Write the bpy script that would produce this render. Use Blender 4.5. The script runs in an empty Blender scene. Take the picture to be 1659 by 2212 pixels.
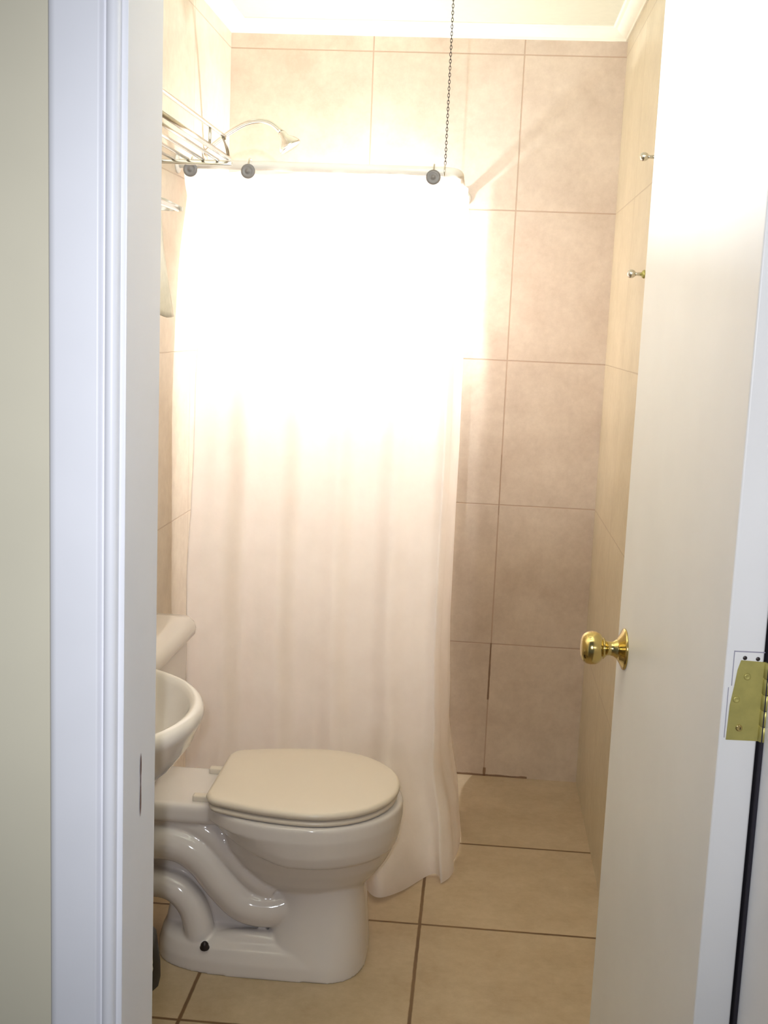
import bpy, bmesh, math, random
from mathutils import Vector, Matrix, noise
random.seed(4)
C = bpy.context.scene.collection
PI = math.pi

# ---------------------------------------------------------------- camera
EYE = Vector((0, 0, 1.5))
YAW, PITCH, ROLL, FPX = 0.0762, 0.157, 0.0418, 2545.3
f = Vector((-math.sin(YAW)*math.cos(PITCH), math.cos(YAW)*math.cos(PITCH), -math.sin(PITCH)))
r0 = Vector((math.cos(YAW), math.sin(YAW), 0)); u0 = r0.cross(f)
rr = math.cos(ROLL)*r0 + math.sin(ROLL)*u0
uu = -math.sin(ROLL)*r0 + math.cos(ROLL)*u0
cam_d = bpy.data.cameras.new('camera'); cam = bpy.data.objects.new('camera', cam_d); C.objects.link(cam)
M = Matrix.Identity(4)
for i in range(3):
    M[i][0] = rr[i]; M[i][1] = uu[i]; M[i][2] = -f[i]; M[i][3] = EYE[i]
cam.matrix_world = M
cam_d.sensor_fit = 'VERTICAL'; cam_d.sensor_height = 36; cam_d.lens = FPX/2212*36
cam_d.clip_start = 0.02
bpy.context.scene.camera = cam

# ---------------------------------------------------------------- light and exposure
BULB = Vector((-0.36, 3.745, 1.64))           # bulb behind the shower curtain
SCONCE = Vector((-0.20, 1.62, 2.285))         # bulb in the open trough lamp under the ceiling
FLASH_W, BULB_W, SCONCE_W, WORLD_S = 56.0, 37.0, 56.0, 0.12
w = bpy.data.worlds.new('hall_daylight'); bpy.context.scene.world = w; w.use_nodes = True
bg = w.node_tree.nodes['Background']; bg.inputs[0].default_value = (0.80, 0.88, 1.0, 1); bg.inputs[1].default_value = WORLD_S
fl = bpy.data.lights.new('camera_flash', 'SPOT'); fl.energy = FLASH_W; fl.shadow_soft_size = 0.012; fl.spot_size = math.radians(88); fl.spot_blend = 1.0; fl.color = (0.90, 0.93, 1.0)
flo = bpy.data.objects.new('camera_flash', fl); C.objects.link(flo)
Mf = M.copy(); fp = EYE + uu*0.035 - rr*0.03 + f*0.01
for i in range(3): Mf[i][3] = fp[i]
flo.matrix_world = Mf
bl = bpy.data.lights.new('bulb_light', 'POINT'); bl.energy = BULB_W; bl.shadow_soft_size = 0.018; bl.color = (0.84, 0.91, 1.0)
blo = bpy.data.objects.new('bulb_light', bl); C.objects.link(blo); blo.location = BULB
sl = bpy.data.lights.new('sconce_light', 'POINT'); sl.energy = SCONCE_W; sl.shadow_soft_size = 0.006; sl.color = (0.82, 0.91, 1.0)
slo = bpy.data.objects.new('sconce_light', sl); C.objects.link(slo); slo.location = SCONCE
vs = bpy.context.scene.view_settings
vs.view_transform = 'Standard'; vs.look = 'None'; vs.gamma = 1; vs.use_curve_mapping = False; vs.exposure = 0.0

# ---------------------------------------------------------------- material helpers
def srgb(r, g, b):
    def k(c):
        c /= 255
        return c/12.92 if c <= 0.04045 else ((c+0.055)/1.055)**2.4
    return (k(r), k(g), k(b), 1)

class Mat:
    def __init__(s, name, col=(.8, .8, .8, 1), rough=.5, metal=0, spec=.5):
        s.m = bpy.data.materials.new(name); s.m.use_nodes = True
        s.t = s.m.node_tree; s.N = s.t.nodes; s.b = s.N['Principled BSDF']
        s.b.inputs['Base Color'].default_value = col; s.b.inputs['Roughness'].default_value = rough
        s.b.inputs['Metallic'].default_value = metal; s.b.inputs['Specular IOR Level'].default_value = spec
    def n(s, t, **k):
        x = s.N.new(t)
        for a, v in k.items(): setattr(x, a, v)
        return x
    def l(s, a, b): s.t.links.new(a, b)
    def math(s, op, a, b=None, c=None):
        x = s.n('ShaderNodeMath', operation=op)
        for i, v in enumerate((a, b, c)):
            if v is None: continue
            if isinstance(v, (int, float)): x.inputs[i].default_value = v
            else: s.l(v, x.inputs[i])
        return x.outputs[0]
    def mix(s, fac, a, b):
        x = s.n('ShaderNodeMix', data_type='RGBA')
        for sock, v in ((x.inputs['Factor'], fac), (x.inputs['A'], a), (x.inputs['B'], b)):
            if isinstance(v, (int, float, tuple)): sock.default_value = v
            else: s.l(v, sock)
        return x.outputs['Result']
    def noise(s, scale, detail=3, vec=None, rough=.5):
        x = s.n('ShaderNodeTexNoise'); x.inputs['Scale'].default_value = scale; x.inputs['Detail'].default_value = detail
        x.inputs['Roughness'].default_value = rough
        if vec is None: vec = s.n('ShaderNodeNewGeometry').outputs['Position']
        s.l(vec, x.inputs['Vector']); return x.outputs['Fac']
    def ramp(s, v, stops):
        x = s.n('ShaderNodeValToRGB'); e = x.color_ramp.elements
        e[0].position, e[0].color = stops[0]; e[1].position, e[1].color = stops[1]
        for p, c in stops[2:]:
            q = e.new(p); q.color = c
        s.l(v, x.inputs[0]); return x.outputs[0]
    def bump(s, h, strength=.2, dist=.002):
        x = s.n('ShaderNodeBump'); x.inputs['Strength'].default_value = strength; x.inputs['Distance'].default_value = dist
        s.l(h, x.inputs['Height']); s.l(x.outputs[0], s.b.inputs['Normal'])
    def color(s, v): s.l(v, s.b.inputs['Base Color'])

def simple(name, col, rough=.5, metal=0, spec=.5, nscale=40, amount=.06, bump=.05, bscale=200):
    """plain material with a faint procedural mottle"""
    m = Mat(name, col, rough, metal, spec)
    d = tuple(c*(1-amount) for c in col[:3])+(1,); u = tuple(min(1, c*(1+amount)) for c in col[:3])+(1,)
    m.color(m.ramp(m.noise(nscale), [(0.3, d), (0.7, u)]))
    if bump: m.bump(m.noise(bscale, 2), bump, .001)
    return m.m

def tile_mat(name, ax, u0, v0, tu, tv, gw, base_a, base_b, grout, rough, stains=None, wobble=.0006):
    """square tiles laid in world metres, ax = the two world axes of the surface"""
    m = Mat(name, rough=rough)
    pos = m.n('ShaderNodeNewGeometry').outputs['Position']
    sx = m.n('ShaderNodeSeparateXYZ'); m.l(pos, sx.inputs[0])
    o = {'x': sx.outputs[0], 'y': sx.outputs[1], 'z': sx.outputs[2]}
    if ax == 'xy': o['y'] = m.math('MINIMUM', o['y'], 3.5)
    wob = m.math('MULTIPLY', m.math('SUBTRACT', m.noise(30, 2), .5), wobble*2)
    def grid(c, off, t):
        a = m.math('ADD', m.math('SUBTRACT', o[c], off - 40*t), wob)
        k = m.math('DIVIDE', a, t)
        fr = m.math('FRACT', m.math('ADD', k, .5))
        return m.math('MULTIPLY', m.math('ABSOLUTE', m.math('SUBTRACT', fr, .5)), t), m.math('FLOOR', k)
    du, iu = grid(ax[0], u0, tu); dv, iv = grid(ax[1], v0, tv)
    d = m.math('MINIMUM', du, dv)
    mask = m.n('ShaderNodeMapRange'); mask.interpolation_type = 'SMOOTHSTEP'
    m.l(d, mask.inputs[0]); mask.inputs[1].default_value = gw*.35; mask.inputs[2].default_value = gw*.75
    mask.inputs[3].default_value = 1; mask.inputs[4].default_value = 0
    g = mask.outputs[0]
    n1 = m.noise(7, 6, pos, .62); n2 = m.noise(38, 5, pos, .7)
    nn = m.math('ADD', m.math('MULTIPLY', n1, .6), m.math('MULTIPLY', n2, .4))
    cm = m.n('ShaderNodeCombineXYZ'); m.l(iu, cm.inputs[0]); m.l(iv, cm.inputs[1])
    wn = m.n('ShaderNodeTexWhiteNoise', noise_dimensions='3D'); m.l(cm.outputs[0], wn.inputs['Vector'])
    nn = m.math('ADD', nn, m.math('MULTIPLY', m.math('SUBTRACT', wn.outputs['Value'], .5), .06))
    tile = m.ramp(nn, [(.36, base_a), (.64, base_b)])
    if isinstance(grout, list):
        gcol = m.ramp(m.noise(4, 4, pos), [(.38, grout[0]), (.62, grout[1])])
    else: gcol = grout
    col = m.mix(g, tile, gcol)
    for (c1, a1, w1, c2, lo, hi, sc) in (stains or []):
        e = m.math('ADD', m.math('ABSOLUTE', m.math('SUBTRACT', o[c1], a1)), m.math('MULTIPLY', m.math('SUBTRACT', m.noise(26, 3, pos), .5), w1*1.6))
        s1 = m.math('LESS_THAN', e, w1)
        s2 = m.math('MULTIPLY', m.math('GREATER_THAN', o[c2], lo), m.math('LESS_THAN', o[c2], hi))
        col = m.mix(m.math('MULTIPLY', m.math('MULTIPLY', s1, s2), .85), col, sc)
    m.color(col)
    h = m.math('SUBTRACT', m.math('MULTIPLY', n2, .12), g)
    m.bump(h, .35, .0015)
    return m.m

# ---------------------------------------------------------------- mesh helpers
def obj(name, bm, mat, parent=None, smooth=True, angle=None):
    bmesh.ops.recalc_face_normals(bm, faces=bm.faces)
    me = bpy.data.meshes.new(name); bm.to_mesh(me); bm.free()
    o = bpy.data.objects.new(name, me); C.objects.link(o)
    me.materials.append(mat)
    for p in me.polygons: p.use_smooth = smooth
    if parent is not None:
        o.parent = parent; o.matrix_parent_inverse = Matrix.Translation(-parent.location) if parent.location.length else Matrix.Identity(4)
    if smooth and angle:
        md = o.modifiers.new('ws', 'WEIGHTED_NORMAL'); md.keep_sharp = True
        for e in me.edges: pass
        me.set_sharp_from_angle(angle=math.radians(angle))
    return o
def tag(o, label, cat, group=None):
    o['label'] = label; o['category'] = cat
    if group: o['group'] = group
    return o
def struct(o, label=None):
    o['kind'] = 'structure'
    if label: o['label'] = label
    return o
def empty(name, loc):
    o = bpy.data.objects.new(name, None); C.objects.link(o); o.location = loc; o.empty_display_size = .05
    return o

def box(bm, x0, x1, y0, y1, z0, z1, bev=0, seg=3, mat=None):
    vs_ = [bm.verts.new((x, y, z)) for x in (x0, x1) for y in (y0, y1) for z in (z0, z1)]
    idx = [(0, 1, 3, 2), (4, 6, 7, 5), (0, 4, 5, 1), (2, 3, 7, 6), (0, 2, 6, 4), (1, 5, 7, 3)]
    fs = [bm.faces.new([vs_[i] for i in q]) for q in idx]
    if bev:
        es = list({e for q in fs for e in q.edges})
        bmesh.ops.bevel(bm, geom=es, offset=bev, segments=seg, profile=.5, affect='EDGES')
    return vs_
def rings_to_mesh(bm, rings, cap=(True, True), closed=True):
    R = [[bm.verts.new(p) for p in r] for r in rings]
    n = len(R[0])
    for a, b in zip(R, R[1:]):
        for i in range(n if closed else n-1):
            j = (i+1) % n
            bm.faces.new((a[i], a[j], b[j], b[i]))
    if cap[0]: bm.faces.new(list(reversed(R[0])))
    if cap[1]: bm.faces.new(R[-1])
    return R
def smooth_path(pts, k=6):
    P = [Vector(p) for p in pts]; out = []
    for i in range(len(P)-1):
        a = P[max(i-1, 0)]; b = P[i]; c = P[i+1]; d = P[min(i+2, len(P)-1)]
        for s in range(k):
            t = s/k
            out.append(.5*((2*b)+(c-a)*t+(2*a-5*b+4*c-d)*t*t+(3*b-a-3*c+d)*t**3))
    out.append(P[-1]); return out
def tube(bm, pts, r, seg=12, k=6, cap=True):
    P = smooth_path(pts, k) if k else [Vector(p) for p in pts]
    n = len(P); rings = []
    up = Vector((0, 0, 1)); prev = None
    for i, p in enumerate(P):
        t = (P[min(i+1, n-1)]-P[max(i-1, 0)]).normalized()
        if prev is None:
            a = t.orthogonal().normalized()
        else:
            a = (prev - t*prev.dot(t)).normalized()
        prev = a; b = t.cross(a)
        rad = r(i/(n-1)) if callable(r) else r
        rings.append([p+rad*(math.cos(2*PI*j/seg)*a+math.sin(2*PI*j/seg)*b) for j in range(seg)])
    rings_to_mesh(bm, rings, (cap, cap))
def lathe(bm, prof, origin, axis, seg=40):
    """prof: (distance along the axis, radius)"""
    ax = Vector(axis).normalized(); a = ax.orthogonal().normalized(); b = ax.cross(a); O = Vector(origin)
    rings = [[O+ax*h+max(r, 1e-5)*(math.cos(2*PI*j/seg)*a+math.sin(2*PI*j/seg)*b) for j in range(seg)] for h, r in prof]
    rings_to_mesh(bm, rings, (True, True))
def extrude_profile(bm, prof2d, p0, p1, ua, va, m0=0, m1=0):
    """profile swept from p0 to p1; ua, va its axes; m0, m1 = mitre (shift along the run per unit of u)"""
    p0, p1, ua, va = Vector(p0), Vector(p1), Vector(ua), Vector(va)
    d = (p1-p0).normalized()
    rings_to_mesh(bm, [[p0+ua*u+va*v+d*(u*m0) for u, v in prof2d], [p1+ua*u+va*v-d*(u*m1) for u, v in prof2d]])

# ---------------------------------------------------------------- room measures
XL, XR, YB, YF = -0.837, 0.396, 3.843, 1.245      # bathroom inside
ZC = 2.425
HY = 1.132                                         # hall face of the door wall
JL, JR, DH = -0.343, 0.3285, 2.03                  # door opening

# materials
tile_a, tile_b = srgb(188, 168, 148), srgb(208, 190, 170)
m_back = tile_mat('wall_tile_back', 'xz', .084, -.006, .47, .47, .0036, tile_a, tile_b, srgb(176, 150, 128), .38,
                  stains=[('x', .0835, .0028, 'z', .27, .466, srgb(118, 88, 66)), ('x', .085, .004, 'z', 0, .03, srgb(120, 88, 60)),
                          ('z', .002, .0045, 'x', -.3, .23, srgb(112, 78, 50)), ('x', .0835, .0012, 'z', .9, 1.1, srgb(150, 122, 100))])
m_side = tile_mat('wall_tile_side', 'yz', YB-.47, -.006, .47, .47, .0032, srgb(196, 180, 160), srgb(214, 200, 180), srgb(182, 162, 141), .38)
m_right = tile_mat('wall_tile_right', 'yz', YB-.47, -.006, .47, .47, .0032, srgb(202, 188, 160), srgb(218, 205, 178), srgb(190, 174, 148), .36)
m_floor = tile_mat('floor_tile', 'xy', -.079, 3.295, .495, .495, .0074, srgb(175, 154, 123), srgb(196, 176, 146),
                   [srgb(120, 90, 56), srgb(98, 70, 44)], .42, wobble=.0012)
m_ceil = simple('ceiling_paint', srgb(205, 201, 178), .8, amount=.02)
m_crown = simple('crown_paint', srgb(226, 219, 200), .55, amount=.02)
m_hall = simple('hall_wall_paint', srgb(212, 205, 182), .75, nscale=6, amount=.03)
m_trim = simple('trim_paint', srgb(232, 232, 236), .42, nscale=9, amount=.02, bump=.06, bscale=90)
m_door = simple('door_paint', srgb(226, 224, 221), .40, nscale=8, amount=.02, bump=.05, bscale=70)
m_porc = simple('porcelain', srgb(220, 213, 209), .10, nscale=5, amount=.015, bump=0)
m_lid = simple('seat_plastic', srgb(222, 211, 196), .28, nscale=5, amount=.012, bump=0)
m_brass = simple('polished_brass', srgb(206, 184, 120), .16, 1, nscale=60, amount=.05, bump=0)
m_hinge = simple('dull_brass', srgb(178, 168, 98), .42, .55, nscale=70, amount=.08, bump=.1)
m_chrome = simple('chrome', srgb(214, 212, 206), .16, 1, nscale=60, amount=.04, bump=0)
m_dark = simple('dark_bronze', srgb(62, 54, 52), .4, .6, nscale=60, amount=.1, bump=0)
m_ring = simple('ring_plastic', srgb(120, 116, 114), .45, nscale=60, amount=.05, bump=0)
m_rod = simple('rod_enamel', srgb(236, 232, 224), .35, nscale=30, amount=.03, bump=0)
m_bag = simple('black_plastic', srgb(14, 12, 12), .6, nscale=50, amount=.2, bump=.4, bscale=60)
m_bin = simple('grey_brown_plastic', srgb(92, 84, 76), .5, nscale=30, amount=.08)
m_paper = simple('white_tissue', srgb(226, 228, 206), .8, nscale=60, amount=.05, bump=.4, bscale=120)
m_towel = simple('towel_cotton', srgb(236, 232, 220), .95, nscale=60, amount=.05, bump=.5, bscale=500)

def curtain_mat():
    m = Mat('curtain_cloth', rough=.7, spec=.2)
    col = m.ramp(m.noise(12), [(.3, srgb(238, 232, 226)), (.7, srgb(246, 241, 236))])
    m.color(col)
    geo = m.n('ShaderNodeNewGeometry').outputs['Position']
    h = m.math('ADD', m.noise(16, 4, geo), m.math('MULTIPLY', m.noise(60, 3, geo), .25))
    bp = m.n('ShaderNodeBump'); bp.inputs['Strength'].default_value = .35; bp.inputs['Distance'].default_value = .006
    m.l(h, bp.inputs['Height']); m.l(bp.outputs[0], m.b.inputs['Normal'])
    tr = m.n('ShaderNodeBsdfTranslucent'); tr.inputs[0].default_value = srgb(250, 236, 224); m.l(bp.outputs[0], tr.inputs['Normal'])
    mx = m.n('ShaderNodeMixShader'); mx.inputs[0].default_value = .38
    m.l(m.b.outputs[0], mx.inputs[1]); m.l(tr.outputs[0], mx.inputs[2])
    m.l(mx.outputs[0], m.N['Material Output'].inputs['Surface'])
    return m.m
m_curt = curtain_mat()

def glass_mat():
    m = Mat('clear_bulb_glass', (1, 1, 1, 1), .05)
    t = m.n('ShaderNodeBsdfTransparent'); g = m.n('ShaderNodeBsdfGlossy'); g.inputs['Roughness'].default_value = .05
    fr = m.n('ShaderNodeFresnel'); fr.inputs[0].default_value = 1.4
    mx = m.n('ShaderNodeMixShader'); m.l(m.math('MULTIPLY', fr.outputs[0], .5), mx.inputs[0]); m.l(t.outputs[0], mx.inputs[1]); m.l(g.outputs[0], mx.inputs[2])
    m.l(mx.outputs[0], m.N['Material Output'].inputs['Surface']); return m.m
def emit_mat():
    m = Mat('glowing_filament', (1, .9, .7, 1)); m.b.inputs['Emission Color'].default_value = (1, .88, .7, 1); m.b.inputs['Emission Strength'].default_value = 60
    m.b.inputs['Roughness'].default_value = .5
    m.color(m.ramp(m.noise(50), [(0, (1, .9, .7, 1)), (1, (1, .95, .8, 1))])); return m.m

# ---------------------------------------------------------------- room shell
bm = bmesh.new(); box(bm, -1.3, 1.3, -.6, YB+.1, -.1, 0); struct(obj('floor', bm, m_floor, smooth=False))
bm = bmesh.new(); box(bm, XL-.1, XR+.1, YF, YB+.1, ZC, ZC+.1); struct(obj('ceiling', bm, m_ceil, smooth=False))
bm = bmesh.new(); box(bm, XL-.1, XR+.1, YB, YB+.1, 0, ZC); struct(obj('wall_back', bm, m_back, smooth=False))
bm = bmesh.new(); box(bm, XL-.1, XL, YF, YB, 0, ZC); struct(obj('wall_left', bm, m_side, smooth=False))
bm = bmesh.new(); box(bm, XR, XR+.1, YF, YB, 0, ZC); struct(obj('wall_right', bm, m_right, smooth=False))
# the partition with the doorway
bm = bmesh.new()
box(bm, -1.3, JL-.02, HY, YF, 0, ZC+.1); box(bm, JR+.02, XR, HY, YF+.06, 0, ZC); box(bm, XR, 1.3, HY, YF, 0, ZC+.1); box(bm, JL-.02, JR+.02, HY, YF, DH+.02, ZC+.1)
struct(obj('wall_front', bm, m_hall, smooth=False))
# crown moulding, one run per wall
crown = [(0, .034), (.004, .034), (.004, .030), (.014, .026), (.024, .018), (.034, .012), (.040, .006), (.046, .006), (.046, 0), (.052, 0), (.052, -.001), (0, -.001)]
crown = [(u, -v*1.0) for u, v in [(0, .036), (.006, .036), (.008, .029), (.016, .026), (.025, .021), (.033, .014), (.038, .008), (.046, .007), (.050, .003), (.050, -.002), (0, -.002)]]
for k, (p0, p1, ua) in enumerate([((XL, YB, ZC), (XR, YB, ZC), (0, -1, 0)), ((XR, YF, ZC), (XR, YB, ZC), (-1, 0, 0)), ((XL, YF, ZC), (XL, YB, ZC), (1, 0, 0))]):
    bm = bmesh.new(); extrude_profile(bm, crown, p0, p1, ua, (0, 0, 1), 1 if k == 0 else 0, 1)
    struct(obj('trim_%d' % (k+1), bm, m_crown, angle=35))
# door frame: jamb boards, then the casing with its bead on the hall side
def frame_side(x_in, sgn, name):
    bm = bmesh.new()
    box(bm, *sorted((x_in, x_in+sgn*.02)), HY-.004, YF+(.004 if sgn < 0 else .06), 0, DH+.02, .0015, 2)
    # bead and casing, profile in (distance from the opening, height off the wall)
    e = .006
    pr = [(e, 0), (e, .010)] + [(e+.0065-.0065*math.cos(a), .010+.0065*math.sin(a)) for a in [PI*k/8 for k in range(1, 8)]]
    pr += [(e+.0135, .0085), (e+.0155, .0085), (e+.0175, .014), (e+.020, .0155), (e+.060, .0155), (e+.066, .013), (e+.069, .009), (e+.070, 0)]
    extrude_profile(bm, pr, (x_in, HY, 0), (x_in, HY, DH+.006), (sgn, 0, 0), (0, -1, 0), 0, -1)
    return struct(obj(name, bm, m_trim, angle=40))
jl = frame_side(JL, -1, 'trim_4'); jr = frame_side(JR, 1, 'trim_5')
bm = bmesh.new(); box(bm, JL, JR, HY-.004, YF+.004, DH, DH+.02, .0015, 2); struct(obj('trim_6', bm, m_trim, smooth=False))
bm = bmesh.new(); box(bm, JR-.0032, JR, 1.258, 1.304, 0, DH, .0008, 2)  # dark strip added on the jamb to draw the shade of the hinge gap
gs = obj('gap_shade_strip', bm, simple('gap_shade_dark', srgb(34, 30, 40), .8), jr); gs['label'] = 'dark strip standing in for the shade in the gap behind the door'
bm = bmesh.new(); e = .006
pr = [(e, 0), (e, .010)] + [(e+.0065-.0065*math.cos(a), .010+.0065*math.sin(a)) for a in [PI*k/8 for k in range(1, 8)]]
pr += [(e+.0135, .0085), (e+.0155, .0085), (e+.0175, .014), (e+.020, .0155), (e+.060, .0155), (e+.066, .013), (e+.069, .009), (e+.070, 0)]
extrude_profile(bm, pr, (JL, HY, DH), (JR, HY, DH), (0, 0, 1), (0, -1, 0), -1, -1); struct(obj('trim_7', bm, m_trim, angle=40))
# splintered paint beside the latch slot on the left jamb
m_chip = simple('bare_wood', srgb(120, 92, 84), .8, nscale=200, amount=.3, bump=.3)
bm = bmesh.new(); ring = []
for i in range(15):
    t = i/14; z = .962+.072*t; ww = (.0018+.0012*math.sin(9*t)+random.uniform(0, .0008))*(math.sin(PI*min(1, t*1.0))**.5+.1)
    ring.append((z, ww))
for s in range(14):
    (z0, w0), (z1, w1) = ring[s], ring[s+1]
    xx = JL+.0006; y = 1.190
    vsq = [bm.verts.new(p) for p in ((xx, y-w0, z0), (xx, y+w0, z0), (xx, y+w1, z1), (xx, y-w1, z1))]
    bm.faces.new(vsq)
bmesh.ops.remove_doubles(bm, verts=bm.verts, dist=1e-6)
chip = obj('paint_chip', bm, m_chip, jl); chip['label'] = 'dark splintered chip in the white paint'

# ---------------------------------------------------------------- the door, opened into the room against the right wall
HP = Vector((.2810, 1.262, 0)); ang = math.atan2(1.885-1.262, .2455-.2810)      # along the leaf
dv = Vector((math.cos(ang), math.sin(ang), 0)); nv = Vector((-dv.y, dv.x, 0))   # nv points left, off the visible face
if nv.x > 0: nv = -nv
DW, DT = .624, .0415
def D(a, b, z): return HP+dv*a+nv*b+Vector((0, 0, z))                           # a along, b off the face
def dbox(bm, a0, a1, b0, b1, z0, z1, bev=0, seg=2):
    t = bmesh.new(); box(t, a0, a1, b0, b1, z0, z1, bev, seg)
    for v in t.verts: v.co = D(v.co.x, v.co.y, v.co.z)
    me = bpy.data.meshes.new('t'); t.to_mesh(me); t.free(); bm.from_mesh(me); bpy.data.meshes.remove(me)
bm = bmesh.new(); dbox(bm, 0, DW, -DT, 0, .012, 2.02, .0025, 3)
door = struct(obj('door_1', bm, m_door, angle=40), 'white flush door standing open against the right wall')
KZ, KA = 1.013, DW-.062
kn = empty('door_knob', D(KA, 0, KZ)); kn.parent = door
def dpart(name, prof, parent, mat, a, z, seg=48, ax=None, b=0):
    bm = bmesh.new(); lathe(bm, prof, D(a, b, z)-(kn.location if parent is kn else Vector()), ax or nv, seg)
    o = obj(name, bm, mat, None); o.parent = parent; return o
dpart('rosette', [(0, .0325), (.0015, .0328), (.003, .032), (.0045, .029), (.007, .024), (.010, .019), (.012, .0165)], kn, m_brass, KA, KZ)
dpart('neck', [(.009, .0165), (.013, .0150), (.018, .0118), (.022, .0108), (.027, .0112), (.030, .0135), (.0335, .0170), (.036, .0172)], kn, m_brass, KA, KZ)
dpart('knob', [(.034, .0150), (.036, .0190), (.040, .0232), (.046, .0258), (.053, .0262), (.059, .0250), (.064, .0222), (.067, .0180), (.0685, .0120), (.0690, .0060), (.0690, .0)], kn, m_brass, KA, KZ)
# hinge leaf let into the door edge (edge faces the hall, at a = 0)
hz0, hz1 = 1.0685, 1.1575
bm = bmesh.new()
# leaf outline with the painted-over upper corner
pts = [(-.0075, hz0), (-DT-.001, hz0), (-DT-.001, hz1), (-.0165, hz1+.001), (-.0135, hz1-.010), (-.0115, hz1-.028), (-.0085, hz1-.05)]
ringA = [D(-.0012, b, z) for b, z in pts]; ringB = [D(.001, b, z) for b, z in pts]
rings_to_mesh(bm, [ringA, ringB])
hinge = obj('hinge', bm, m_hinge, door, smooth=False)
for z, b in ((hz0+.014, -.0205), (hz0+.046, -.0150), (hz0+.072, -.0245)):
    bm = bmesh.new(); lathe(bm, [(0, .0038), (.0008, .0036), (.0012, .0028), (.0006, .0016), (.0006, 0)], D(-.0012, b, z), -dv, 20)
    obj('screw', bm, m_brass if z < 1.1 else m_hinge, hinge)
bm = bmesh.new()
for k in range(5):
    z = hz0+(hz1-hz0)*k/5
    lathe(bm, [(0, .0045), (.0006, .0054), (.0172, .0054), (.0178, .0045)], D(-.0015, -DT-.0055, z), (0, 0, 1), 20)
obj('barrel', bm, m_hinge, hinge)
m_line = simple('mortise_gap', srgb(150, 146, 158), .8)
bm = bmesh.new()
for a0, a1, z0, z1 in ((-DT, -.0085, hz1+.0100, hz1+.0112), (-.0091, -.0082, hz1-.028, hz1+.0112), (-.0060, -.0052, hz0+.002, hz1-.030)):
    dbox(bm, -.0004, .001, a0, a1, z0, z1)
obj('mortise_edge', bm, m_line, door, smooth=False)
bm = bmesh.new()
for b, z in ((-.0205, hz1+.0035), (-.0345, hz1+.003)):
    lathe(bm, [(0, .0024), (.0004, .0020), (.0004, 0)], D(0, b, z), -dv, 14)
obj('old_screw_hole', bm, m_dark, door)

# ---------------------------------------------------------------- toilet
TY = 2.645
toilet = empty('toilet', (-.44, TY, 0))
tag(toilet, 'cream porcelain toilet with closed oval lid and moulded trapway, standing on the tiled floor', 'toilet')
def part(name, bm, mat, par, **k):
    for v in bm.verts: v.co -= par.location
    bmesh.ops.recalc_face_normals(bm, faces=bm.faces)
    o = obj(name, bm, mat, None, **k); o.parent = par; return o
def egg(xb, xf, hw, z, n=72, xc=None, pf=2.0, pb=2.3, yc=TY):
    """superelliptic outline, front half and back half with their own length"""
    xc = xb+(xf-xb)*.48 if xc is None else xc
    out = []
    for i in range(n):
        a = 2*PI*i/n; c, s = math.cos(a), math.sin(a)
        p = pf if c > 0 else pb
        L = (xf-xc) if c > 0 else (xc-xb)
        x = math.copysign(abs(c)**(2/p), c)*L+xc
        y = math.copysign(abs(s)**(2/p), s)*hw+yc
        out.append(Vector((x, y, z)))
    return out
bm = bmesh.new()
# rim and apron
R = []
for z, dx, dh in ((.395, .004, .003), (.390, 0, 0), (.36, -.001, -.001), (.32, .004, .006), (.297, .010, .014), (.290, .018, .022)):
    r = egg(-.60+dx*1.5, -.128-dx, .208-dh, z, xc=-.345)
    if z < .35:
        for v in r: v.z += max(0, min(.05, (-.38-v.x)*.30))
    R.append(r)
rings_to_mesh(bm, R[::-1])
# bowl below the apron
R = [egg(-.56, -.133, .188, .33, xc=-.345), egg(-.55, -.142, .178, .29, xc=-.345), egg(-.53, -.158, .160, .255, xc=-.345), egg(-.50, -.180, .138, .222, xc=-.345), egg(-.46, -.205, .112, .192, xc=-.335), egg(-.42, -.235, .085, .165, xc=-.33)]
rings_to_mesh(bm, R[::-1])
# front column
R = [egg(-.455, -.196, .158, .0, xc=-.31, pf=2.6, pb=3), egg(-.45, -.197, .154, .03, xc=-.31, pf=2.6, pb=3), egg(-.435, -.201, .138, .09, xc=-.31, pf=2.5, pb=3), egg(-.425, -.206, .124, .15, xc=-.31, pf=2.4, pb=3), egg(-.42, -.212, .118, .21, xc=-.31, pf=2.3, pb=3), egg(-.42, -.22, .11, .25, xc=-.31, pf=2.3, pb=3)]
rings_to_mesh(bm, R)
# foot
R = [egg(-.700, -.196, .160, .0, xc=-.42, pf=3.4, pb=3.2), egg(-.699, -.198, .158, .030, xc=-.42, pf=3.4, pb=3.2), egg(-.692, -.22, .146, .058, xc=-.42, pf=3.4, pb=3.2), egg(-.68, -.25, .118, .075, xc=-.42, pf=3.4, pb=3.2), egg(-.67, -.28, .07, .085, xc=-.42, pf=3.4, pb=3.2)]
rings_to_mesh(bm, R)
# web between foot and deck
R = [egg(-.69, -.30, .072, .04, xc=-.5, pf=6, pb=6), egg(-.675, -.30, .070, .12, xc=-.5, pf=6, pb=6), egg(-.70, -.30, .068, .20, xc=-.5, pf=6, pb=6), egg(-.80, -.28, .070, .26, xc=-.5, pf=6, pb=6), egg(-.81, -.28, .088, .35, xc=-.5, pf=6, pb=6)]
rings_to_mesh(bm, R)
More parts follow.
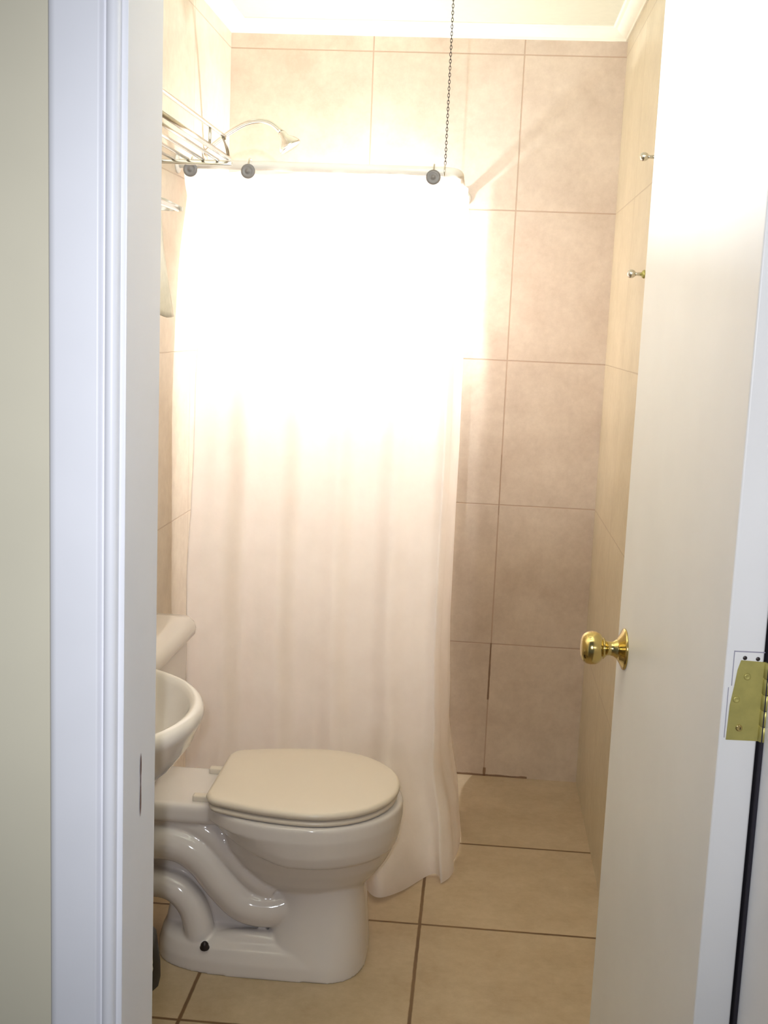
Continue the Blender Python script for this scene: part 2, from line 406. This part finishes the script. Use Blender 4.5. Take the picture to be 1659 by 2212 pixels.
# deck
box(bm, -.826, -.46, TY-.118, TY+.118, .345, .394, .012, 3)
for s in (-1, 1):
    tube(bm, [(-.80, TY+s*.070, .262), (-.715, TY+s*.078, .285), (-.64, TY+s*.082, .284), (-.585, TY+s*.084, .252), (-.535, TY+s*.086, .195), (-.485, TY+s*.086, .150), (-.425, TY+s*.082, .140), (-.385, TY+s*.07, .150)], .046, 20)
    tube(bm, [(-.76, TY+s*.062, .332), (-.66, TY+s*.074, .338), (-.585, TY+s*.080, .322), (-.52, TY+s*.086, .265), (-.465, TY+s*.090, .215), (-.42, TY+s*.082, .185)], .030, 16)
    tube(bm, [(-.80, TY+s*.066, .165), (-.715, TY+s*.072, .178), (-.655, TY+s*.078, .172), (-.612, TY+s*.084, .135), (-.592, TY+s*.092, .085), (-.585, TY+s*.098, .045)], .036, 18)
    tube(bm, [(-.55, TY+s*.10, .052), (-.48, TY+s*.10, .064), (-.41, TY+s*.10, .062)], .026, 14)
bowl = part('bowl', bm, m_porc, toilet)
md = bowl.modifiers.new('remesh', 'REMESH'); md.mode = 'VOXEL'; md.voxel_size = .0036; md.use_smooth_shade = True
md = bowl.modifiers.new('smooth', 'SMOOTH'); md.factor = .5; md.iterations = 5
# seat ring, lid
def lidline(xb, xf, hw, hwb, z, n=96, xc=-.335, rc=.022):
    half = []
    for i in range(n//4+1):                     # front quarter
        a = PI/2*i/(n//4); half.append((xc+(xf-xc)*math.cos(a), hw*math.sin(a)))
    for i in range(1, n//4+1):                  # back quarter, narrowing to square corners
        t = i/(n//4); x = xc-(xc-xb)*t; w = hwb+(hw-hwb)*math.cos(t*PI/2)**.85
        if x < xb+rc: w -= rc-math.sqrt(max(0, rc*rc-(xb+rc-x)**2))
        half.append((x, w))
    half += [(xb, half[-1][1]*.5)]
    P = [(x, y) for x, y in half]+[(x, -y) for x, y in half[::-1] if y > 1e-6]
    return [Vector((x, TY+y, z)) for x, y in P]
def slab(name, xb, xf, hw, z0, z1, rd, mat, hole=None):
    bm = bmesh.new(); st = []
    for k in range(6): a = PI/2*k/5; st.append((z0+rd*.8*(1-math.sin(a)), rd*(1-math.cos(a))))
    st = st[::-1] if False else st
    lo = [(z0, rd), (z0+rd*.3, rd*.3), (z0+rd, 0)]
    hi = [(z1-rd, 0), (z1-rd*.55, rd*.13), (z1-rd*.2, rd*.5), (z1, rd*1.1)]
    R = [lidline(xb+d, xf-d, hw-d, .150-d, z) for z, d in lo+hi]
    R.append(lidline(xb+.05, xf-.06, hw-.06, .10, z1+.0015))
    R.append(lidline(xb+.15, xf-.13, hw-.13, .045, z1+.002))
    rings_to_mesh(bm, R); return part(name, bm, mat, toilet)
slab('seat', -.566, -.142, .200, .3965, .4095, .006, m_lid)
slab('seat_lid', -.572, -.137, .205, .4125, .431, .008, m_lid)
for s in (-1, 1):
    bm = bmesh.new(); box(bm, -.612, -.558, TY+s*.086-.011, TY+s*.086+.011, .392, .408, .004, 3); part('hinge_pad', bm, m_lid, toilet)
# tank and its lid
bm = bmesh.new()
def rrect(x0, x1, y0, y1, z, r=.03, n=6):
    P = []
    for cx, cy, a0 in ((x1-r, y1-r, 0), (x0+r, y1-r, PI/2), (x0+r, y0+r, PI), (x1-r, y0+r, 1.5*PI)):
        for k in range(n+1): a = a0+PI/2*k/n; P.append(Vector((cx+r*math.cos(a), cy+r*math.sin(a), z)))
    return P
rings_to_mesh(bm, [rrect(-.832, -.725, TY-.20, TY+.20, .394, .03), rrect(-.833, -.712, TY-.213, TY+.213, .42, .03), rrect(-.833, -.705, TY-.228, TY+.228, .60, .03), rrect(-.833, -.704, TY-.232, TY+.232, .705, .03)])
part('tank', bm, m_porc, toilet, angle=50)
bm = bmesh.new()
rings_to_mesh(bm, [rrect(-.833, -.694, TY-.240, TY+.240, .700, .03), rrect(-.833, -.686, TY-.246, TY+.246, .708, .034), rrect(-.833, -.684, TY-.247, TY+.247, .722, .034), rrect(-.833, -.688, TY-.244, TY+.244, .738, .034), rrect(-.833, -.700, TY-.236, TY+.236, .750, .03), rrect(-.828, -.73, TY-.20, TY+.20, .754, .02)])
part('tank_lid', bm, m_porc, toilet)
for s in (-1, 1):
    bm = bmesh.new(); lathe(bm, [(0, .011), (.003, .0115), (.005, .0095), (.011, .009), (.015, .0065), (.018, .003), (.019, 0)], (-.566, TY+s*.139, .056), (0, s*.25, 1), 20)
    part('floor_bolt', bm, m_dark, toilet)['label'] = 'dark metal floor bolt'

# ---------------------------------------------------------------- wash basin on the left wall
BX = -.012
basin = empty('wash_basin', (XL, 1.91, .66))
tag(basin, 'white rounded wash basin on the left wall, partly hidden by the door jamb', 'wash basin')
def bas(r, z, cx=-.70, n=72, xmin=XL+.001, cy=1.915):
    out = []
    for i in range(n):
        a = 2*PI*i/n
        x = cx+BX+r*math.cos(a); y = cy+r*1.04*math.sin(a)
        out.append(Vector((max(x, xmin), y, z)))
    return out
bm = bmesh.new()
# outside up to the rolled rim, over it and down the inside
prof = [(.085, .640, -.76), (.130, .648, -.75), (.150, .664, -.74), (.1535, .672, -.738), (.160, .676, -.735), (.200, .700, -.72), (.228, .735, -.708), (.246, .770, -.70), (.254, .792, -.70),
        (.2600, .803, -.70), (.2635, .812, -.70), (.2620, .822, -.70), (.2570, .829, -.70), (.2490, .832, -.70), (.2420, .829, -.70), (.2370, .821, -.70), (.2310, .805, -.70), (.215, .770, -.70), (.185, .735, -.70), (.135, .708, -.70), (.06, .698, -.70), (.02, .697, -.70)]
R = []
for k, (r, z, cx) in enumerate(prof):
    inner = k >= 14
    R.append(bas(r, z, cx, xmin=XL+(.05 if inner else .001)))
rings_to_mesh(bm, R)
part('bowl', bm, m_porc, basin)
bm = bmesh.new(); lathe(bm, [(0, .022), (.002, .021), (.003, .017), (.001, .012), (.001, 0)], (-.70, 1.915, .6975), (0, 0, 1), 24)
part('drain', bm, m_chrome, basin)

# ---------------------------------------------------------------- shower curtain, rod, rings, chain
CY = 3.2; ZR = 1.905; ZT = 1.893; XC = -.062
rod = None
bm = bmesh.new()
pth = [(XL, CY, ZR), (-.16, CY, ZR), (-.115, CY+.006, ZR), (-.09, CY+.035, ZR), (-.085, CY+.08, ZR), (-.085, YB, ZR)]
P = [Vector(pth[0])]+smooth_path(pth[1:5], 5)+[Vector(pth[5])]
tube(bm, P, .0125, 20, 0)
rod = obj('shower_curtain_rod', bm, m_rod); tag(rod, 'white bent rail holding the shower curtain, hung from the ceiling by a chain', 'curtain rail')
bm = bmesh.new(); lathe(bm, [(0, .026), (.004, .026), (.007, .020), (.007, .013)], (XL, CY, ZR), (1, 0, 0), 28); obj('wall_flange', bm, m_rod, rod)
bm = bmesh.new(); lathe(bm, [(0, .026), (.004, .026), (.007, .020), (.007, .013)], (-.085, YB, ZR), (0, -1, 0), 28); obj('wall_flange', bm, m_rod, rod)
bm = bmesh.new(); tube(bm, [(-.122+.0*math.cos(a), CY+.0155*math.cos(a), ZR+.0155*math.sin(a)) for a in [2*PI*k/16 for k in range(17)]], .0022, 8, 0); obj('hanger_loop', bm, m_chrome, rod)

def lerp(a, b, t): return a+(b-a)*t
def interp(tab, z):
    if z >= tab[0][0]: return tab[0][1]
    for (z0, v0), (z1, v1) in zip(tab, tab[1:]):
        if z >= z1:
            t = (z0-z)/(z0-z1); t = t*t*(3-2*t); return v0+(v1-v0)*t
    return tab[-1][1]
left_tab = [(1.893, -.822), (1.64, -.768), (1.30, -.782), (.70, -.797), (.0, -.795)]
right_tab = [(1.893, -.068), (1.6, -.062), (1.2, -.060), (.6, -.060), (.30, -.048), (.12, -.018), (.0, -.008)]
def sstep(a, b, x):
    t = max(0, min(1, (x-a)/(b-a))); return t*t*(3-2*t)
def curtain_pt(u, z):
    xl, xr = interp(left_tab, z), interp(right_tab, z)
    low = 1-sstep(.0, .42, z)               # 1 at the floor
    UF, UL = .80, .05                        # share of the front sheet; the left return
    top = sstep(1.3, 1.85, z)
    if u < UL:                               # narrow fold turned back at the left edge
        t = u/UL
        x = xl+.012*(1-t)*math.sin(t*PI); x -= .02*(1-t)*top
        return Vector((x, CY+.10*(1-t)*(.35+.65*top)+.012, z))
    if u < UF:
        t = (u-UL)/(UF-UL); x = lerp(xl, xr-.028, t)
        fold = .0115*math.sin(2*PI*(4.3*t+.15)+.5*math.sin(z*1.7))+.005*math.sin(2*PI*9.2*t+1.1+z*.8)
        fold *= (1-.25*low)
        fold += .009*top*math.cos(2*PI*t*4.6)
        y = CY+fold
        bulge = sstep(.52, .80, t)
        y -= low**1.5*(.035+.205*bulge)*(1-.38*sstep(.86, 1, t))
        y -= low*.045*math.sin(2*PI*5.2*t)*bulge
        x += low**2*.024*math.sin(2*PI*3.4*t+.6)
        zz = z
        if z < .30: zz = z+.012*(1-z/.3)*math.sin(2*PI*3.2*t+1)**2
        # sag of the top hem between the rings
        zz -= .012*sstep(1.80, 1.893, z)*abs(math.sin(PI*t*4.6))
        return Vector((x, y, zz))
    t = (u-UF)/(1-UF)                        # side sheet, running back to the wall
    p0 = curtain_pt(UF-1e-4, z)
    x = lerp(p0.x, xr, math.sin(min(1, t*2.2)*PI/2))
    y = p0.y+(YB-.02-.30*low-p0.y)*t
    x += .006*math.sin(2*PI*3*t)*(1-low*.2)+low**1.6*(.022*math.sin(PI*min(1, t*1.15))+.010*math.sin(2*PI*2*t))
    x -= low*.03*sstep(.15, .0, abs(t-.45))*sstep(.10, .22, z)*0
    return Vector((x, y, z+.010*low*math.sin(2*PI*1.5*t)**2))
bm = bmesh.new(); NU, NV = 260, 150
G = []
for j in range(NV+1):
    s = j/NV; z = .006+(ZT-.006)*(s**1.25)
    row = []
    for i in range(NU+1):
        p = curtain_pt(i/NU, z)
        q = noise.noise(Vector((p.x*7, p.z*3.2, 5.)))*.006+noise.noise(Vector((p.x*18, p.z*12, 2.)))*.0022
        q *= 1+3.0*(1-sstep(0, .32, z))
        p.y += q; p.x += .35*q
        row.append(bm.verts.new(p))
    G.append(row)
for a, b in zip(G, G[1:]):
    for i in range(NU): bm.faces.new((a[i], a[i+1], b[i+1], b[i]))
cur = obj('shower_curtain', bm, m_curt)
tag(cur, 'long white shower curtain glowing in the light behind it, its hem spread on the floor', 'shower curtain')

def curtain_ring(x, label):
    root = empty('curtain_ring', (x, CY, ZR)); tag(root, label, 'curtain ring', 'rings on the shower curtain rail')
    bm = bmesh.new(); zc = -.006
    tube(bm, [(0, .0215*math.cos(a), zc+.024*math.sin(a)) for a in [2*PI*k/24 for k in range(25)]], .0024, 8, 0)
    o = obj('loop', bm, m_chrome); o.parent = root
    bm = bmesh.new(); lathe(bm, [(0, .0185), (.002, .0192), (.0045, .0180), (.006, .0130), (.0045, .0105), (.0045, .0060), (.0065, .0050), (.007, 0)], (0, -.0245, -.018), (0, -1, 0), 32)
    o = obj('disc', bm, m_ring); o.parent = root
    return root
curtain_ring(-.795, 'grey round curtain ring at the left end of the white rail, by the towel rack')
curtain_ring(-.640, 'grey round curtain ring second from the left end of the white rail')
curtain_ring(-.150, 'grey round curtain ring near the bend of the rail, beside the hanging chain')

bm = bmesh.new(); z = ZR+.018; k = 0; L = .0115
while z < ZC-.004:
    a = PI/2*(k % 2); ca, sa = math.cos(a), math.sin(a); xo = -.1215+.002*(z-ZR)
    pts = []
    for q in range(13):
        t = 2*PI*q/12; px = .0026*math.cos(t); pz = math.sin(t)*L*.5
        pts.append((xo+px*ca, CY+px*sa, z+L*.36+pz))
    tube(bm, pts, .0008, 6, 0); z += L*.74; k += 1
ch = obj('hanging_chain', bm, m_dark); tag(ch, 'thin dark metal chain hanging from the ceiling to the curtain rail', 'chain')

# ---------------------------------------------------------------- lamp, shower arm
lamp = empty('wall_lamp', (BULB.x, YB, BULB.z))
tag(lamp, 'bare glowing bulb in a white socket on the back wall behind the shower curtain', 'lamp')
bm = bmesh.new(); lathe(bm, [(0, .045), (.006, .045), (.010, .040), (.018, .028), (.03, .022), (.046, .021), (.048, .015)], (BULB.x, YB, BULB.z), (0, -1, 0), 32); part('socket', bm, m_rod, lamp)
bm = bmesh.new(); lathe(bm, [(.046, .012), (.054, .0135), (.066, .020), (.080, .029), (.096, .034), (.112, .033), (.126, .026), (.134, .014), (.137, 0)], (BULB.x, YB, BULB.z), (0, -1, 0), 32)
m_glass, m_fil = glass_mat(), emit_mat()
part('bulb', bm, m_glass, lamp)
bm = bmesh.new(); tube(bm, [(BULB.x-.012+.024*k/12, BULB.y+.003*(k % 2), BULB.z+.003*math.cos(k)) for k in range(13)], .0008, 6, 0)
part('filament', bm, m_fil, lamp)
sc = empty('ceiling_lamp', (SCONCE.x, SCONCE.y, ZC)); tag(sc, 'open white trough lamp hung close under the bathroom ceiling near the door', 'lamp')
SX, SY, SZ = SCONCE; DR = .086; HX, HL = .062, .132            # rim of the trough: half width, half length
def rrc(hx, hl, z): return rrect(SX-hx, SX+hx, SY-hl, SY+hl, z, .012, 4)
bm = bmesh.new(); rings_to_mesh(bm, [rrc(.030, .095, SZ-DR-.075), rrc(.044, .112, SZ-DR-.068), rrc(.056, .126, SZ-DR-.040), rrc(HX, HL, SZ-DR), rrc(HX-.003, HL-.003, SZ-DR), rrc(.052, .122, SZ-DR-.038), rrc(.040, .108, SZ-DR-.064), rrc(.026, .090, SZ-DR-.070)])
part('trough', bm, m_rod, sc)
bm = bmesh.new(); rings_to_mesh(bm, [rrc(.20, .30, ZC-.001), rrc(.20, .30, ZC-.012), rrc(.195, .295, ZC-.015)])  # wide dark plate added over the bulb to absorb its upward light
part('uplight_absorber', bm, m_dark, sc, smooth=False)
bm = bmesh.new()
for sy in (-1, 1):
    tube(bm, [(SX, SY+sy*.03, ZC-.01), (SX, SY+sy*(HL-.002), SZ-DR-.004)], .0016, 8, 0)
part('hanger', bm, m_chrome, sc)
bm = bmesh.new(); lathe(bm, [(0, .018), (.110, .018), (.114, .013)], (SX, SY, SZ-DR-.071), (0, 0, 1), 24); part('socket', bm, m_rod, sc)
bm = bmesh.new(); lathe(bm, [(0, .012), (.010, .016), (.030, .025), (.046, .029), (.060, .028), (.074, .020), (.080, .010), (.082, 0)], (SX, SY, SZ-.044), (0, 0, 1), 28); part('bulb', bm, m_glass, sc)


sh = empty('shower', (XL, 3.5, 1.98)); tag(sh, 'curved chrome shower arm with its head, above the curtain on the left wall', 'shower')
bm = bmesh.new(); tube(bm, [(XL, 3.5, 1.972), (-.812, 3.5, 1.995), (-.784, 3.5, 2.017), (-.757, 3.5, 2.037), (-.717, 3.5, 2.059), (-.676, 3.5, 2.068), (-.640, 3.5, 2.062), (-.612, 3.5, 2.040)], .0075, 14, 4); part('arm', bm, m_chrome, sh)
bm = bmesh.new(); lathe(bm, [(0, .024), (.004, .023), (.008, .012), (.008, .008)], (XL, 3.5, 1.972), (1, 0, .3), 28); part('wall_flange', bm, m_chrome, sh)
bm = bmesh.new(); lathe(bm, [(0, .009), (.010, .012), (.020, .014), (.032, .026), (.046, .034), (.052, .034), (.054, .030), (.054, 0)], (-.612, 3.5, 2.040), (.55, 0, -.8), 32); part('spray_head', bm, m_chrome, sh)

# ---------------------------------------------------------------- towel rack on the left wall
rk = empty('towel_rack', (XL, 2.45, 1.858)); tag(rk, 'chrome wire towel rack high on the left wall beside the door jamb', 'towel rack')
Y0, Y1 = 2.02, 2.75; ZK = 1.858
for x in (-.800, -.765, -.730, -.695, -.660, -.625):
    bm = bmesh.new(); tube(bm, [(x, Y0, ZK), (x, Y1, ZK)], .0038, 10, 0); part('shelf_bar', bm, m_chrome, rk)
for y in (Y0, Y1):
    bm = bmesh.new(); box(bm, XL, -.592, y-.004, y+.004, ZK-.012, ZK-.002, .0015, 2); part('bracket', bm, m_chrome, rk)
bm = bmesh.new(); tube(bm, [(-.600, Y0, ZK+.004), (-.600, Y1, ZK+.004)], .0055, 12, 0); part('front_rail', bm, m_chrome, rk)
bm = bmesh.new(); tube(bm, [(-.600, Y0, ZK+.045), (-.600, Y1-.11, ZK+.045), (-.600, Y1-.06, ZK+.043), (-.600, Y1-.02, ZK+.025), (-.600, Y1, ZK+.004)], .0045, 12, 4); part('guard_rail', bm, m_chrome, rk)
bm = bmesh.new(); tube(bm, [(-.600, 2.56, ZK), (-.600, 2.56, ZK+.045)], .003, 10, 0); part('post', bm, m_chrome, rk)
bm = bmesh.new(); tube(bm, [(-.715, Y0, 1.745), (-.715, Y1-.01, 1.745)], .0065, 12, 0); part('towel_bar', bm, m_chrome, rk)
for y in (Y0, Y1):
    bm = bmesh.new()
    rings_to_mesh(bm, [[Vector((x, y-.006, z)) for x, z in ((XL, 1.790), (-.745, 1.768), (-.706, 1.750), (-.706, 1.741), (XL, 1.741))], [Vector((x, y+.006, z)) for x, z in ((XL, 1.790), (-.745, 1.768), (-.706, 1.750), (-.706, 1.741), (XL, 1.741))]])
    part('bar_bracket', bm, m_rod, rk, smooth=False)
# hand towel over the bar
bm = bmesh.new(); T = []
for k in range(41):
    s = k/40
    if s < .46: zz = 1.546+(1.752-1.546)*s/.46; off = -.0115
    elif s > .54: zz = 1.752-(1.752-1.50)*(s-.54)/.46; off = .0115
    else: a = PI*(s-.46)/.08; zz = 1.752+.0115*math.sin(a)*.4; off = -.0115*math.cos(a)
    off *= 1 if zz > 1.735 else max(.3, 1-(1.735-zz)*8)
    row = []
    for i in range(15):
        ye = 2.604+(1.65-zz)*.64; y = 2.36+(ye-2.36)*(i/14)
        sway = .010*(1.75-zz)/.2
        row.append(bm.verts.new((-.715+off, y, zz+.003*math.sin(i*.9))))
    T.append(row)
for a, b in zip(T, T[1:]):
    for i in range(14): bm.faces.new((a[i], a[i+1], b[i+1], b[i]))
tw = obj('hand_towel', bm, m_towel); md = tw.modifiers.new('thick', 'SOLIDIFY'); md.thickness = .004; md.offset = 0
tag(tw, 'small white towel hanging over the bar below the towel rack', 'towel')
# thin wavy strip along the wall
bm = bmesh.new(); A = []
for k in range(41):
    s = k/40; z = 1.53-.50*s; wv = .004*math.sin(s*21)+.002*math.sin(s*47)
    A.append([(XL+.001, 2.996+wv, z), (XL+.010, 2.994+wv, z), (XL+.010, 3.001+wv, z), (XL+.001, 3.003+wv, z)])
rings_to_mesh(bm, [[Vector(p) for p in a] for a in A])
st = obj('hanging_strip', bm, m_towel); tag(st, 'thin white wavy strip hanging along the tiled left wall beside the jamb', 'strip')

# ---------------------------------------------------------------- wall hooks on the right wall
def hook(y, z, label, dark):
    root = empty('wall_hook', (XR, y, z)); tag(root, label, 'hook', 'hooks on the right wall')
    bm = bmesh.new(); lathe(bm, [(0, .0105), (.003, .0105), (.006, .008), (.008, .005)], (XR, y, z), (-1, 0, 0), 24); part('base', bm, m_hinge if dark else m_chrome, root)
    bm = bmesh.new(); lathe(bm, [(.006, .0045), (.020, .0040), (.026, .006)], (XR, y, z), (-1, 0, 0), 20); part('stem', bm, m_chrome, root)
    bm = bmesh.new(); lathe(bm, [(.022, .004), (.025, .008), (.030, .0105), (.036, .0105), (.041, .0075), (.043, 0)], (XR, y, z), (-1, 0, 0), 24); part('knob', bm, m_chrome, root)
hook(3.05, 1.653, 'small metal knob hook on the right wall, lower of the two beside the door edge', True)
hook(2.965, 1.925, 'small metal knob hook on the right wall, upper one half hidden by the door', False)

# ---------------------------------------------------------------- waste basket under the basin
wb = empty('waste_basket', (-.687, 1.94, 0)); tag(wb, 'waste basket lined with a black bag, half hidden behind the left door jamb', 'waste basket')
def circ(r, z, wob=0, n=40, cx=-.687, cy=1.94):
    return [Vector((cx+(r+wob*math.sin(5*a)+wob*.6*math.sin(11*a+z*40))*math.cos(a), cy+(r+wob*math.sin(5*a))*math.sin(a), z)) for a in [2*PI*i/n for i in range(n)]]
bm = bmesh.new(); rings_to_mesh(bm, [circ(.138, 0), circ(.140, .01), circ(.144, .36), circ(.140, .36), circ(.136, .012)]); part('bin', bm, m_bin, wb)
bm = bmesh.new(); rings_to_mesh(bm, [circ(.130, .28, .002), circ(.134, .358, .002), circ(.146, .378, .002), circ(.154, .370, .003), circ(.158, .335, .005), circ(.156, .305, .006), circ(.1535, .285, .006)], (False, False))
part('bin_bag', bm, m_bag, wb)
bm = bmesh.new()
bmesh.ops.create_icosphere(bm, subdivisions=3, radius=.022)
for v in bm.verts:
    v.co *= 1+.25*noise.noise(v.co*60); v.co.z *= 1.1; v.co += Vector((-.527, 1.845, .395))
tag(obj('crumpled_tissue', bm, m_paper), 'crumpled white tissue on the rim of the black-lined waste basket', 'tissue')
